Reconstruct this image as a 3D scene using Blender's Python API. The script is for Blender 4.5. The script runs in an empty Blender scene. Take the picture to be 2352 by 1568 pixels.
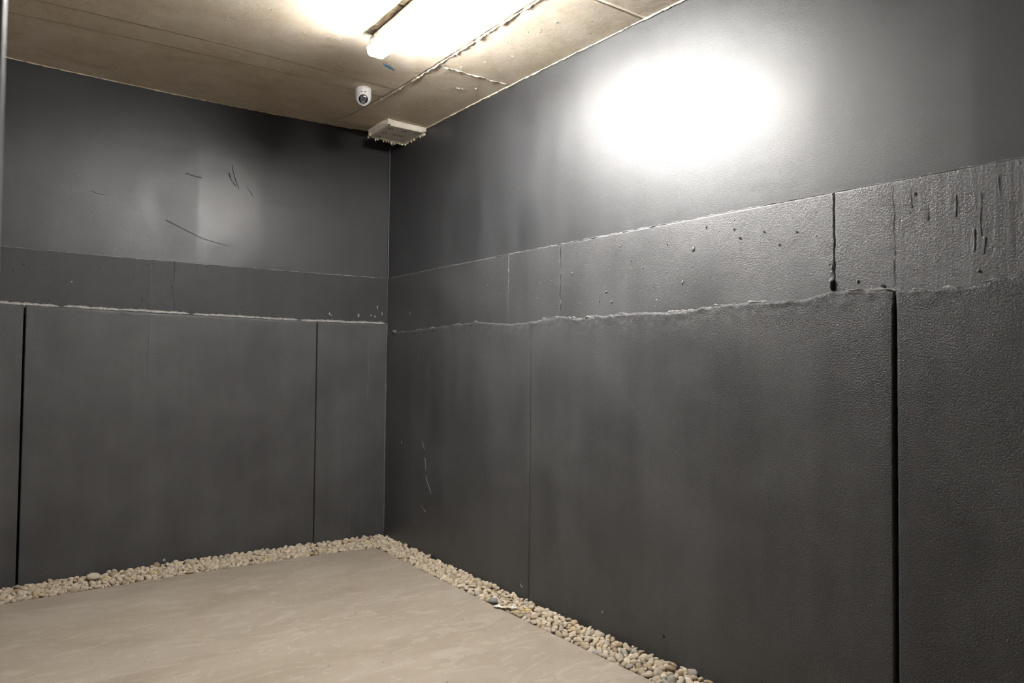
import bpy, bmesh, math, random
import numpy as np
from mathutils import Matrix, Vector

random.seed(7)
RNG = np.random.default_rng(11)
scene = bpy.context.scene
COL = scene.collection

# ------------------------------------------------------------------ camera, world, exposure
CAM = np.array([-2.41492, -5.10432, 1.38445])
YAW, PITCH, ROLL, FPX = 0.61403, 0.0295, 0.01013, 1648.433
_f = np.array([math.sin(YAW)*math.cos(PITCH), math.cos(YAW)*math.cos(PITCH), math.sin(PITCH)])
_r = np.array([math.cos(YAW), -math.sin(YAW), 0.0])
_u = np.cross(_r, _f)
_c, _s = math.cos(ROLL), math.sin(ROLL)
CR, CU, CF = _c*_r + _s*_u, -_s*_r + _c*_u, _f
cam_data = bpy.data.cameras.new('camera')
cam = bpy.data.objects.new('camera', cam_data)
COL.objects.link(cam)
cam.matrix_world = Matrix(((CR[0], CU[0], -CF[0], CAM[0]), (CR[1], CU[1], -CF[1], CAM[1]),
                           (CR[2], CU[2], -CF[2], CAM[2]), (0, 0, 0, 1)))
cam_data.sensor_width = 36.0
cam_data.lens = 36.0*FPX/2352.0
cam_data.clip_start = 0.05
cam_data.dof.use_dof = True
cam_data.dof.focus_distance = 4.2
cam_data.dof.aperture_fstop = 4.0
scene.camera = cam

world = bpy.data.worlds.new('world')
scene.world = world
world.use_nodes = True
world.node_tree.nodes['Background'].inputs[0].default_value = (0.9, 0.92, 1.0, 1)
world.node_tree.nodes['Background'].inputs[1].default_value = 0.0

scene.cycles.max_bounces = 6
scene.cycles.diffuse_bounces = 4
scene.cycles.glossy_bounces = 3
scene.cycles.transmission_bounces = 0
scene.cycles.caustics_reflective = False
scene.cycles.caustics_refractive = False
scene.cycles.use_adaptive_sampling = True
scene.cycles.adaptive_threshold = 0.07
scene.cycles.adaptive_min_samples = 12
scene.cycles.use_denoising = True

vs = scene.view_settings
vs.view_transform = 'Standard'
vs.look = 'None'
vs.gamma = 1.0
vs.use_curve_mapping = False
vs.exposure = 3.66
LAMP_STRENGTH = 26.0
LAMP2_STRENGTH = 0.25

# ------------------------------------------------------------------ place: measured constants
CB, BS, DR = -0.03737, 1.2, 0.00635   # gentle bow of the back wall and of the right wall
KR, KB = 0.941, 0.976               # measured run along each wall -> metres
Z_BAND, Z_LEDGE_B = 2.029, 1.692
FLOOR_Z = 0.050
STRIP_R, STRIP_B = 0.21, 0.32     # width of the pebble strips


def rwx(d):
    """x of the right wall at distance d from the corner"""
    return DR*d*d


def bwy(d):
    """y of the back wall at distance d from the corner"""
    return CB*(d*d - 2*BS*d)


def mapR(s, z, off):
    return rwx(KR*s) - off, -KR*s, z


def mapB(s, z, off):
    return -KB*s, bwy(KB*s) - off, z


def ceil_z(x, y):
    sx, sy = np.maximum(-x, 0.0), np.maximum(-y, 0.0)
    t = np.clip(((sx + 0.02)/(sx + sy + 0.04) - .2)/.8, 0, 1)
    w = t*t*(3 - 2*t)
    zr = 3.053 - 0.0080*np.minimum(sy, 5.0)
    zb = 3.153 - 0.0071*np.minimum(sx, 5.0)
    return zr*(1 - w) + zb*w


# ------------------------------------------------------------------ numpy noise
_T = RNG.random((256, 256))


def vnoise(x, y):
    xi, yi = np.floor(x).astype(int), np.floor(y).astype(int)
    fx, fy = x - xi, y - yi
    fx, fy = fx*fx*(3 - 2*fx), fy*fy*(3 - 2*fy)
    g = lambda a, b: _T[a % 256, b % 256]
    return (g(xi, yi)*(1-fx)*(1-fy) + g(xi+1, yi)*fx*(1-fy) + g(xi, yi+1)*(1-fx)*fy + g(xi+1, yi+1)*fx*fy)*2 - 1


def fbm(x, y, oct=4, gain=.5):
    t, a, n = 0, 1.0, 0
    for k in range(oct):
        t = t + a*vnoise(x*2**k + 17*k, y*2**k + 31*k)
        n += a
        a *= gain
    return t/n


# ------------------------------------------------------------------ mesh helpers
def link(name, me, mat=None, parent=None, smooth=True):
    o = bpy.data.objects.new(name, me)
    COL.objects.link(o)
    if mat is not None:
        if not me.materials:
            me.materials.append(mat)
    if parent is not None:
        o.parent = parent
    if smooth and len(me.polygons):
        me.polygons.foreach_set('use_smooth', np.ones(len(me.polygons), dtype=bool))
    return o


def tag(o, label=None, cat=None, group=None, kind=None):
    if label: o['label'] = label
    if cat: o['category'] = cat
    if group: o['group'] = group
    if kind: o['kind'] = kind
    return o


def empty(name, loc=(0, 0, 0), rz=0.0):
    o = bpy.data.objects.new(name, None)
    COL.objects.link(o)
    o.location = loc
    o.rotation_euler = (0, 0, rz)
    o.empty_display_size = 0.05
    return o


def mesh_np(name, V, F):
    me = bpy.data.meshes.new(name)
    V = np.asarray(V, dtype=np.float32)
    F = np.asarray(F, dtype=np.int32)
    n = F.shape[1]
    me.vertices.add(len(V))
    me.vertices.foreach_set('co', V.ravel())
    me.loops.add(F.size)
    me.loops.foreach_set('vertex_index', F.ravel())
    me.polygons.add(len(F))
    me.polygons.foreach_set('loop_start', np.arange(0, F.size, n, dtype=np.int32))
    me.polygons.foreach_set('loop_total', np.full(len(F), n, dtype=np.int32))
    me.update(calc_edges=True)
    me.validate()
    return me


def grid_faces(nu, nv, flip=False):
    i, j = np.meshgrid(np.arange(nu - 1), np.arange(nv - 1), indexing='ij')
    a = (i*nv + j).ravel()
    q = np.stack([a, a + nv, a + nv + 1, a + 1], 1)
    return q[:, ::-1] if flip else q


def grid_mesh(name, X, Y, Z, flip=False, attrs=None):
    nu, nv = X.shape
    me = mesh_np(name, np.stack([X.ravel(), Y.ravel(), Z.ravel()], 1), grid_faces(nu, nv, flip))
    for k, v in (attrs or {}).items():
        a = me.attributes.new(k, 'FLOAT', 'POINT')
        a.data.foreach_set('value', np.broadcast_to(v, X.shape).astype(np.float32).ravel())
    return me


def bm_mesh(name, bm):
    me = bpy.data.meshes.new(name)
    bmesh.ops.recalc_face_normals(bm, faces=bm.faces)
    bm.to_mesh(me)
    bm.free()
    return me


def add_box(bm, lo, hi, bevel=0.0, seg=2):
    r = bmesh.ops.create_cube(bm, size=1.0)
    vs_ = r['verts']
    for v in vs_:
        v.co = Vector([lo[k] + (v.co[k] + .5)*(hi[k] - lo[k]) for k in range(3)])
    if bevel > 0:
        es = list({e for v in vs_ for e in v.link_edges})
        bmesh.ops.bevel(bm, geom=es, offset=bevel, segments=seg, profile=.5, affect='EDGES')


def add_lathe(bm, prof, n=40, M=None):
    rings = []
    for r, z in prof:
        ring = []
        for k in range(n):
            a = 2*math.pi*k/n
            p = Vector((r*math.cos(a), r*math.sin(a), z))
            ring.append(bm.verts.new(M @ p if M else p))
        rings.append(ring)
    for a, b in zip(rings, rings[1:]):
        for k in range(n):
            bm.faces.new((a[k], a[(k+1) % n], b[(k+1) % n], b[k]))
    bm.faces.new(rings[0][::-1])
    bm.faces.new(rings[-1])


def add_loft(bm, sections, closed=True, caps=True):
    rs = [[bm.verts.new(p) for p in sec] for sec in sections]
    n = len(rs[0])
    for a, b in zip(rs, rs[1:]):
        for k in range(n if closed else n - 1):
            bm.faces.new((a[k], a[(k+1) % n], b[(k+1) % n], b[k]))
    if caps:
        bm.faces.new(rs[0][::-1])
        bm.faces.new(rs[-1])


# ------------------------------------------------------------------ materials
class NT:
    def __init__(self, name):
        self.m = bpy.data.materials.new(name)
        self.m.use_nodes = True
        self.t = self.m.node_tree
        self.b = self.t.nodes['Principled BSDF']

    def n(self, typ, **kw):
        x = self.t.nodes.new(typ)
        for k, v in kw.items():
            if k.startswith('i_'):
                x.inputs[k[2:].replace('_', ' ')].default_value = v
            else:
                setattr(x, k, v)
        return x

    def l(self, a, b):
        self.t.links.new(a, b)

    def pos(self, scale=(1, 1, 1)):
        tc = self.n('ShaderNodeTexCoord')
        mp = self.n('ShaderNodeMapping')
        mp.inputs['Scale'].default_value = scale
        self.l(tc.outputs['Object'], mp.inputs['Vector'])
        return mp.outputs['Vector']

    def noise(self, vec, scale, detail=4, rough=.55, dist=0.0):
        x = self.n('ShaderNodeTexNoise')
        x.inputs['Scale'].default_value = scale
        x.inputs['Detail'].default_value = detail
        x.inputs['Roughness'].default_value = rough
        x.inputs['Distortion'].default_value = dist
        self.l(vec, x.inputs['Vector'])
        return x.outputs['Fac']

    def ramp(self, fac, stops):
        x = self.n('ShaderNodeValToRGB')
        e = x.color_ramp.elements
        while len(e) < len(stops):
            e.new(.5)
        for k, (p, c) in enumerate(stops):
            e[k].position = p
            e[k].color = (*c, 1) if len(c) == 3 else c
        self.l(fac, x.inputs['Fac'])
        return x.outputs['Color']

    def math(self, op, a, b=None, clamp=False):
        x = self.n('ShaderNodeMath', operation=op)
        x.use_clamp = clamp
        for k, v in enumerate((a, b)):
            if v is None: continue
            if isinstance(v, (int, float)): x.inputs[k].default_value = v
            else: self.l(v, x.inputs[k])
        return x.outputs[0]

    def mix(self, fac, a, b, mode='MIX'):
        x = self.n('ShaderNodeMix', data_type='RGBA', blend_type=mode)
        for k, v in ((0, fac), (6, a), (7, b)):
            if isinstance(v, (int, float)): x.inputs[k].default_value = v
            elif isinstance(v, tuple): x.inputs[k].default_value = (*v, 1)
            else: self.l(v, x.inputs[k])
        return x.outputs[2]

    def bump(self, h, strength, dist, prev=None):
        x = self.n('ShaderNodeBump')
        x.inputs['Strength'].default_value = strength
        x.inputs['Distance'].default_value = dist
        self.l(h, x.inputs['Height'])
        if prev is not None: self.l(prev, x.inputs['Normal'])
        return x.outputs['Normal']

    def attr(self, name):
        x = self.n('ShaderNodeAttribute', attribute_name=name)
        return x.outputs['Fac']

    def set(self, **kw):
        for k, v in kw.items():
            s = self.b.inputs[k.replace('_', ' ')]
            if hasattr(v, 'is_linked') or hasattr(v, 'node'): self.l(v, s)
            elif isinstance(v, tuple): s.default_value = (*v, 1) if len(v) == 3 else v
            else: s.default_value = v
        return self


def plain(name, col, rough=.5, spec=.5, noise=.0, nscale=40, metallic=0.0):
    t = NT(name)
    if noise:
        f = t.noise(t.pos(), nscale, 4)
        c = t.ramp(f, [(.3, tuple(c*(1-noise) for c in col)), (.7, tuple(min(1, c*(1+noise)) for c in col))])
        t.set(Base_Color=c)
    else:
        t.set(Base_Color=col)
    t.set(Roughness=rough, Metallic=metallic)
    t.b.inputs['Specular IOR Level'].default_value = spec
    return t.m


def paint(name, base, grain_scale, grain_amp, pits=False, streaks=False, swirl=False, spec=.5, ior=1.75):
    """dark masonry paint; vertex attribute 'gloss' = roughness, 'tex' = how coarse the surface is"""
    t = NT(name)
    v = t.pos()
    big = t.noise(v, 2.2, 3, .6, .4)
    vert = t.noise(t.pos((7, 7, .8)), 1.0, 2, .6)
    both = t.math('ADD', t.math('MULTIPLY', big, .66), t.math('MULTIPLY', vert, .34))
    col = t.ramp(both, [(.36, tuple(c*.80 for c in base)), (.64, tuple(c*1.2 for c in base))])
    fine = t.noise(v, 330, 1, .6)
    col = t.mix(.35, col, t.ramp(fine, [(.3, (.3, .3, .3)), (.7, (.7, .7, .7))]), 'OVERLAY')
    # pale specks where the paint has been knocked off
    sp = t.noise(v, 95, 2, .5)
    col = t.mix(t.math('MULTIPLY', t.math('GREATER_THAN', sp,   .772), .25), col, (.28, .27, .25))
    t.set(Base_Color=col)
    rough = t.math('ADD', t.attr('gloss'), t.math('MULTIPLY', t.math('SUBTRACT', big, .5), .22), True)
    rough = t.math('ADD', rough, t.math('MULTIPLY', t.math('SUBTRACT', vert, .5), .08), True)
    t.set(Roughness=rough)
    t.b.inputs['Specular IOR Level'].default_value = spec
    t.b.inputs['IOR'].default_value = ior
    h = t.noise(v, grain_scale, 2, .6)
    h = t.math('MULTIPLY', h, t.attr('tex'))
    nrm = t.bump(h, 1.0, grain_amp)
    und = t.noise(t.pos((1, 1, 1.3)), 6.0, 2, .5)
    nrm = t.bump(und, 1.0, .0012, nrm)
    if swirl:
        w = t.n('ShaderNodeTexWave', wave_type='RINGS', rings_direction='SPHERICAL')
        for k, x in (('Scale', 26.0), ('Distortion', 9.0), ('Detail', 1.0), ('Detail Scale', .55)):
            w.inputs[k].default_value = x
        t.l(v, w.inputs['Vector'])
        msk = t.math('GREATER_THAN', big, .5)
        nrm = t.bump(t.math('MULTIPLY', w.outputs['Fac'], t.math('MULTIPLY', msk, t.attr('tex'))), 1.0, .0003, nrm)
    if pits:
        vo = t.n('ShaderNodeTexVoronoi')
        vo.inputs['Scale'].default_value = 30
        t.l(v, vo.inputs['Vector'])
        sel = t.math('GREATER_THAN', t.noise(v, 21, 1, .5), .55)
        pit = t.math('MULTIPLY', t.math('SUBTRACT', 1.0, t.math('MULTIPLY', t.math('MINIMUM', vo.outputs['Distance'], .13), 7.7)), sel)
        nrm = t.bump(pit, -1.0 if False else 1.0, -.006, nrm)
        vo2 = t.n('ShaderNodeTexVoronoi')
        vo2.inputs['Scale'].default_value = 75
        t.l(v, vo2.inputs['Vector'])
        sel2 = t.math('GREATER_THAN', t.noise(v, 50, 1, .5), .6)
        pit2 = t.math('MULTIPLY', t.math('SUBTRACT', 1.0, t.math('MULTIPLY', t.math('MINIMUM', vo2.outputs['Distance'], .2), 5.0)), sel2)
        nrm = t.bump(pit2, 1.0, -.003, nrm)
    if streaks:
        sv = t.noise(t.pos((9, 9, .7)), 4.0, 4, .6)
        nrm = t.bump(t.math('MULTIPLY', sv, t.attr('streak')), 1.0, .01, nrm)
    t.l(nrm, t.b.inputs['Normal'])
    return t.m


WALL_BASE = (.033, .0333, .0352)
M_UP = paint('smooth_dark_paint', WALL_BASE, 260, .0010, spec=.85, ior=1.6)
M_UPB = paint('smooth_dark_paint_back_shade', (.028, .0283, .030), 260, .0010, spec=.62, ior=1.5)  # back-wall copy of the upper paint, darkened so its colour holds shade
M_BAND = paint('pitted_dark_paint', (.037, .0365, .037), 170, .0016, pits=True, streaks=True, spec=1.0, ior=1.7)
M_BANDB = paint('pitted_dark_paint_low_sheen', (.037, .0365, .037), 170, .0016, pits=True, streaks=True, spec=.4, ior=1.5)  # same colour as the right wall's band, with weaker sheen
M_LOW = paint('textured_dark_paint', (.061, .0600, .0610), 210, .0027, swirl=True, spec=.5, ior=1.5)
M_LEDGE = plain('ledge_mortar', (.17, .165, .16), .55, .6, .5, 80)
M_TRIMD = plain('crease_paint', (.03, .03, .031), .5, .6, .2, 60)
M_TRIM = plain('dark_trim_paint', (.10, .10, .10), .5, 1.0, .2, 60)
M_CORE = plain('bare_dark_concrete', (.02, .02, .02), .9)
M_BEAD = plain('dark_sealant', (.11, .11, .115), .45, .5, .2, 120)
M_LIP = plain('lit_lip', (.32, .31, .30), .5, .5, .3, 120)  # the lip's bright highlight is put into its pale colour
M_CHIP = plain('pale_scuff', (.34, .33, .31), .8, .3, .35, 90)
M_SCUFF = plain('grey_scuff', (.15, .145, .14), .8, .3, .35, 60)
M_EDGE = plain('lit_worn_ledge_paint', (.30, .285, .27), .55, .5, .45, 70)  # worn paint plus the lit chamfer, together in one pale colour


def concrete(name, a, b, stain, bump=.002, rough=.75, sscale=3.0, stretch=(1, 1, 1)):
    t = NT(name)
    v = t.pos(stretch)
    f = t.noise(v, sscale, 7, .62, .5)
    c = t.ramp(f, [(.34, a), (.66, b)])
    g = t.noise(v, sscale*3.7, 5, .65, .8)
    c = t.mix(t.math('MULTIPLY', t.math('SUBTRACT', g, .55, True), 2.2, True), c, stain)
    fine = t.noise(t.pos(), 160, 3, .6)
    c = t.mix(.16, c, t.ramp(fine, [(.3, (.35, .35, .35)), (.7, (.65, .65, .65))]), 'OVERLAY')
    t.set(Base_Color=c, Roughness=rough)
    t.b.inputs['Specular IOR Level'].default_value = .3
    n1 = t.bump(t.noise(t.pos(), 14, 6, .6), 1.0, bump)
    t.l(n1, t.b.inputs['Normal'])
    return t.m


def ceiling_mat():
    t = NT('tan_formwork_concrete')
    v = t.pos()
    f = t.noise(v, 2.3, 8, .66, .6)
    c = t.ramp(f, [(.32, (.66, .55, .40)), (.50, (.75, .65, .51)), (.68, (.82, .735, .61))])
    g = t.noise(v, 8.5, 6, .7, 1.0)
    c = t.mix(t.ramp(g, [(.52, (0, 0, 0)), (.74, (.5, .5, .5))]), c, (.50, .39, .26))
    oc = t.noise(v, 17, 4, .7, .6)
    c = t.mix(t.ramp(oc, [(.64, (0, 0, 0)), (.74, (.6, .6, .6))]), c, (.52, .36, .17))
    fine = t.noise(v, 150, 3, .6)
    c = t.mix(.25, c, t.ramp(fine, [(.3, (.35, .35, .35)), (.7, (.65, .65, .65))]), 'OVERLAY')
    t.set(Base_Color=c, Roughness=.8)
    t.b.inputs['Specular IOR Level'].default_value = .25
    n = t.bump(t.noise(v, 14, 6, .6), 1.0, .0022)
    vo = t.n('ShaderNodeTexVoronoi')
    vo.inputs['Scale'].default_value = 24
    t.l(v, vo.inputs['Vector'])
    sel = t.math('GREATER_THAN', t.noise(v, 13, 1, .5), .6)
    pit = t.math('MULTIPLY', t.math('SUBTRACT', 1.0, t.math('MULTIPLY', t.math('MINIMUM', vo.outputs['Distance'], .14), 7.1)), sel)
    n = t.bump(pit, 1.0, -.006, n)
    t.l(n, t.b.inputs['Normal'])
    return t.m


M_CEIL = ceiling_mat()
M_FIN = plain('pale_mortar', (.62, .56, .45), .85, .3, .2, 60)
M_FLOORSIDE = concrete('slab_edge_concrete', (.36, .31, .25), (.44, .38, .31), (.30, .26, .2))


def floor_mat():
    t = NT('trowelled_concrete')
    f = t.noise(t.pos((.8, 2.0, 1)), 1.9, 9, .66, .7)
    c = t.ramp(f, [(.30, (.285, .237, .184)), (.50, (.335, .283, .225)), (.70, (.385, .332, .272))])
    # short pale drying patches with soft outlines
    p = t.noise(t.pos((1.5, 3.6, 1)), 2.9, 3, .5, 1.6)
    c = t.mix(t.ramp(p, [(.585, (0, 0, 0)), (.605, (.34, .34, .34)), (.66, (.16, .16, .16)), (.70, (.36, .36, .36))]), c, (.47, .42, .355))
    q = t.noise(t.pos((2.2, 4.2, 3)), 4.6, 3, .5, 1.2)
    c = t.mix(t.ramp(q, [(.64, (0, 0, 0)), (.66, (.3, .3, .3))]), c, (.45, .40, .34))
    # thin dark trowel lines and greenish brown stains
    s = t.noise(t.pos((1.6, 34, 1)), 2.4, 6, .72, .35)
    c = t.mix(t.ramp(s, [(.60, (0, 0, 0)), (.78, (.42, .42, .42))]), c, (.20, .17, .12))
    sl = t.noise(t.pos((1.6, 40, 1)), 2.0, 5, .7, .2)
    c = t.mix(t.ramp(sl, [(.62, (0, 0, 0)), (.80, (.4, .4, .4))]), c, (.50, .45, .38))
    st = t.noise(t.pos((1, 1.5, 1)), 1.7, 7, .68, 1.0)
    c = t.mix(t.ramp(st, [(.55, (0, 0, 0)), (.72, (.42, .42, .42))]), c, (.26, .215, .145))
    fine = t.noise(t.pos(), 220, 3, .6)
    c = t.mix(.22, c, t.ramp(fine, [(.3, (.36, .36, .36)), (.7, (.64, .64, .64))]), 'OVERLAY')
    t.set(Base_Color=c, Roughness=t.math('ADD', t.math('MULTIPLY', f, .3), .45))
    t.b.inputs['Specular IOR Level'].default_value = .3
    t.l(t.bump(t.noise(t.pos((1, 5, 1)), 9, 6, .65), 1.0, .0015), t.b.inputs['Normal'])
    return t.m


M_FLOOR = floor_mat()
M_BED = plain('dark_gravel_bed', (.10, .085, .065), .95, .2, .5, 60)

# ------------------------------------------------------------------ wall building blocks
def edged(a, b, step, e0=.012, n=4):
    """coordinates from a to b with extra lines close to both ends"""
    inner = np.linspace(a + e0, b - e0, max(2, int(round((b - a - 2*e0)/step)) + 1))
    return np.concatenate([a + e0*np.linspace(0, 1, n, endpoint=False), inner, b - e0*np.linspace(0, 1, n, endpoint=False)[::-1]])


def wall_panel(name, parent, mapper, mat, flip, s0, s1, z0, z1, off, step=.012, zt=None, gapL=None, gapR=None,
               amp=.002, nsc=2.5, gloss=None, tex=None, streak=0.0, rtop=.012, dtop=None, rside=.008, depth=.03, seed=0,
               toprough=0.0):
    """a panel of the wall: a relief grid with rounded borders that turn back into the wall"""
    U = edged(0, 1, step/max(s1 - s0, .01), min(.2, .014/(s1 - s0)), 5)
    Vv = edged(0, 1, step/(z1 - z0), min(.2, .02/(z1 - z0)), 7)
    u, v = np.meshgrid(U, Vv, indexing='ij')
    sa = s0 + u*(s1 - s0)
    ztop = zt(sa) if zt else np.full_like(sa, z1)
    z = z0 + v*(ztop - z0)
    l = (gapL(z, ztop) if gapL else 0.0)
    r = (gapR(z, ztop) if gapR else 0.0)
    s = s0 + l + u*((s1 - r) - (s0 + l))
    o = off + amp*fbm(s*nsc + seed*3.1, z*nsc + seed*1.7, 5, .5)
    if toprough:
        near = np.clip(1 - (ztop - z)/.10, 0, 1)
        o = o + toprough*near*fbm(s*38 + seed, z*38, 3, .6)
    def rnd(d, rad, drop):
        t_ = np.clip(1 - d/rad, 0, 1)
        return drop*(1 - np.sqrt(np.maximum(0, 1 - t_*t_)))
    o = o - rnd(s - (s0 + l), rside, rside) - rnd((s1 - r) - s, rside, rside)
    o = o - rnd(ztop - z, rtop, rtop if dtop is None else dtop)
    gl = gloss(s, z) if gloss else np.full_like(s, .45)
    tx = tex(s, z, ztop) if tex else np.ones_like(s)
    sk = streak(s, z) if callable(streak) else np.full_like(s, streak)
    # skirt: first/last rows and columns turn back
    def pad(A, val=None):
        B = np.pad(A, 1, mode='edge')
        if val is not None:
            B[0, :] = B[-1, :] = val
            B[:, 0] = B[:, -1] = val
        return B
    s, z, gl, tx, sk = map(pad, (s, z, gl, tx, sk))
    o = pad(o, -depth)
    X, Y, Z = mapper(s, z, o)
    me = grid_mesh(name, X, Y, Z, flip, {'gloss': gl, 'tex': tx, 'streak': sk})
    return link(name, me, mat, parent)


def wall_core(name, mapper, s0, s1, z0, z1, o0, o1, n=36):
    S = np.linspace(s0, s1, n)
    bm = bmesh.new()
    secs = []
    for s in S:
        secs.append([mapper(s, z0, o0), mapper(s, z1, o0), mapper(s, z1, o1), mapper(s, z0, o1)])
    add_loft(bm, secs)
    return link(name, bm_mesh(name, bm), M_CORE, None, False)


def ribbon(name, mapper, pts, width, height, mat, parent, jit=.3, seg=.006, rough=.5):
    """a thin uneven bead laid on the wall along (s, z, off) points"""
    P = np.array(pts, float)
    d = np.r_[0, np.cumsum(np.hypot(*np.diff(P[:, :2], axis=0).T))]
    n = max(3, int(d[-1]/seg))
    t = np.linspace(0, d[-1], n)
    s, z, o = (np.interp(t, d, P[:, k]) for k in range(3))
    ds, dz = np.gradient(s), np.gradient(z)
    L = np.hypot(ds, dz) + 1e-9
    ns, nz = -dz/L, ds/L
    k = random.random()*90
    w = width*(1 + jit*vnoise(t*160 + k, t*0 + k) + jit*vnoise(t*50 + k, t*0 + 3))*.5
    h = height*np.clip(1 + rough*vnoise(t*130 + k, t*0 + 9) + rough*vnoise(t*40 + k, t*0 + 5), .12, 3)
    taper = np.clip(np.minimum(t, d[-1] - t)/(width*1.2), .1, 1)
    w, h = w*taper, h*taper
    secs = []
    for i in range(n):
        sec = []
        for a, b in ((-1, -.4), (-.62, .75), (0, 1), (.62, .75), (1, -.4)):
            sec.append(mapper(s[i] + ns[i]*w[i]*a, z[i] + nz[i]*w[i]*a, o[i] + h[i]*b))
        secs.append(sec)
    bm = bmesh.new()
    add_loft(bm, secs)
    return link(name, bm_mesh(name, bm), mat, parent)


def blob(name, mapper, s, z, o, rs, rz, ro, mat, parent, lump=.35):
    bm = bmesh.new()
    bmesh.ops.create_icosphere(bm, subdivisions=2, radius=1.0)
    k = random.random()*50
    for v in bm.verts:
        f = 1 + lump*float(vnoise(np.array([v.co.x*1.7 + k]), np.array([v.co.y*1.7 + v.co.z*1.3 + k]))[0])
        c = v.co*f
        v.co = Vector(mapper(s + c.x*rs, z + c.z*rz, o + c.y*ro))
    return link(name, bm_mesh(name, bm), mat, parent)


sstep = lambda x, a, b: np.clip((x - a)/(b - a), 0, 1)

# ------------------------------------------------------------------ floor slab and gravel bed
def build_floor():
    xs = np.linspace(0, 1, 60)
    # outline follows the walls at a constant distance
    back = [(-s, bwy(s) - STRIP_B) for s in np.linspace(6.0, STRIP_R, 50)]
    right = [(rwx(s) - STRIP_R, -s) for s in np.linspace(STRIP_B, 9.0, 50)]
    back[-1] = (-STRIP_R, bwy(STRIP_R) - STRIP_B)
    out = back + right[1:] + [(-6.0, -9.0)]
    bm = bmesh.new()
    top = [bm.verts.new((x, y, FLOOR_Z)) for x, y in out]
    low = [bm.verts.new((x, y, FLOOR_Z - .12)) for x, y in out]
    f = bm.faces.new(top)
    n = len(out)
    for k in range(n):
        bm.faces.new((top[k], top[(k+1) % n], low[(k+1) % n], low[k]))
    bm.faces.new(low[::-1])
    edges = [e for e in bm.edges if all(abs(v.co.z - FLOOR_Z) < 1e-6 for v in e.verts)]
    bmesh.ops.bevel(bm, geom=edges, offset=.004, segments=2, profile=.5, affect='EDGES')
    o = link('floor', bm_mesh('floor', bm), M_FLOOR, None, False)
    tag(o, 'beige trowelled concrete floor slab with pale drying patches', kind='structure')
    bm = bmesh.new()
    add_box(bm, (-6.2, -9.2, -.2), (.9, .3, .012))
    b = link('gravel_bed', bm_mesh('gravel_bed', bm), M_BED, None, False)
    tag(b, 'dark ground under the pebble strips along both walls', kind='structure')


build_floor()

# ------------------------------------------------------------------ right wall
wallR = wall_core('wall_right', mapR, -.05, 8.8, 0.013, 3.35, -.03, -.25)
tag(wallR, 'dark grey painted wall on the right with a pitted middle band', kind='structure')
LED_R = np.array([[-.1, 1.606], [.10, 1.600], [.24, 1.609], [.50, 1.612], [.78, 1.624], [1.1, 1.632], [1.351, 1.641], [1.6, 1.622], [1.816, 1.613], [1.968, 1.618],
                  [2.10, 1.628], [2.225, 1.639], [2.398, 1.622], [2.842, 1.630], [3.077, 1.621], [3.2, 1.628], [3.32, 1.643], [3.582, 1.637],
                  [3.75, 1.64], [3.867, 1.663], [4.044, 1.657], [4.09, 1.650], [4.215, 1.642], [4.353, 1.642], [4.425, 1.667],
                  [4.474, 1.657], [5.0, 1.65], [9, 1.65]])
ledR = lambda s: np.interp(s, LED_R[:, 0], LED_R[:, 1]) + .004*fbm(s*22, s*0 + 4, 3) + .003*vnoise(s*90, s*0)


def glossUR(s, z):
    # satin roller coat; the last lane near the entrance was painted flatter
    g = .50 + .05*fbm(s*1.6, z*1.2 + 7, 3)
    lane = _T[np.floor(s/.42).astype(int) % 256, 3]
    g = g + (lane - .5)*.03
    return g + .22*sstep(s, 4.31, 4.36)


wall_panel('upper_panel', wallR, mapR, M_UP, True, -.03, 6.5, Z_BAND - .01, 3.30, 0.0, step=.03, amp=.0035, nsc=1.6, gloss=glossUR,
           tex=lambda s, z, t: np.full_like(s, .8), seed=2)
# middle band, cut by an open crack and by two beaded joints
crack_gap = lambda side: (lambda z, zt: .0024 + .0024*vnoise(z*60, z*0 + side) + .0012*vnoise(z*170, z*0 + side))
bandgloss = lambda s, z: .52 + .05*fbm(s*3, z*3, 3)
bandtex = lambda s, z, t: .9 + .4*fbm(s*4, z*4, 3)
bstreak = lambda s, z: .22*sstep(s, 4.02, 4.15)
SJ = [-.03, 1.723, 2.228, 3.858, 6.5]
for k in range(4):
    wall_panel('concrete_panel', wallR, mapR, M_BAND, True, SJ[k], SJ[k+1], (1.585, 1.60, 1.605, 1.632)[k], Z_BAND, .006, step=.010, amp=.0022, nsc=3.2,
               gloss=bandgloss, tex=bandtex, streak=bstreak, rtop=.006, dtop=.010, rside=.002, seed=5 + k,
               gapL=crack_gap(2) if k == 3 else None, gapR=crack_gap(8) if k == 2 else None)
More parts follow.
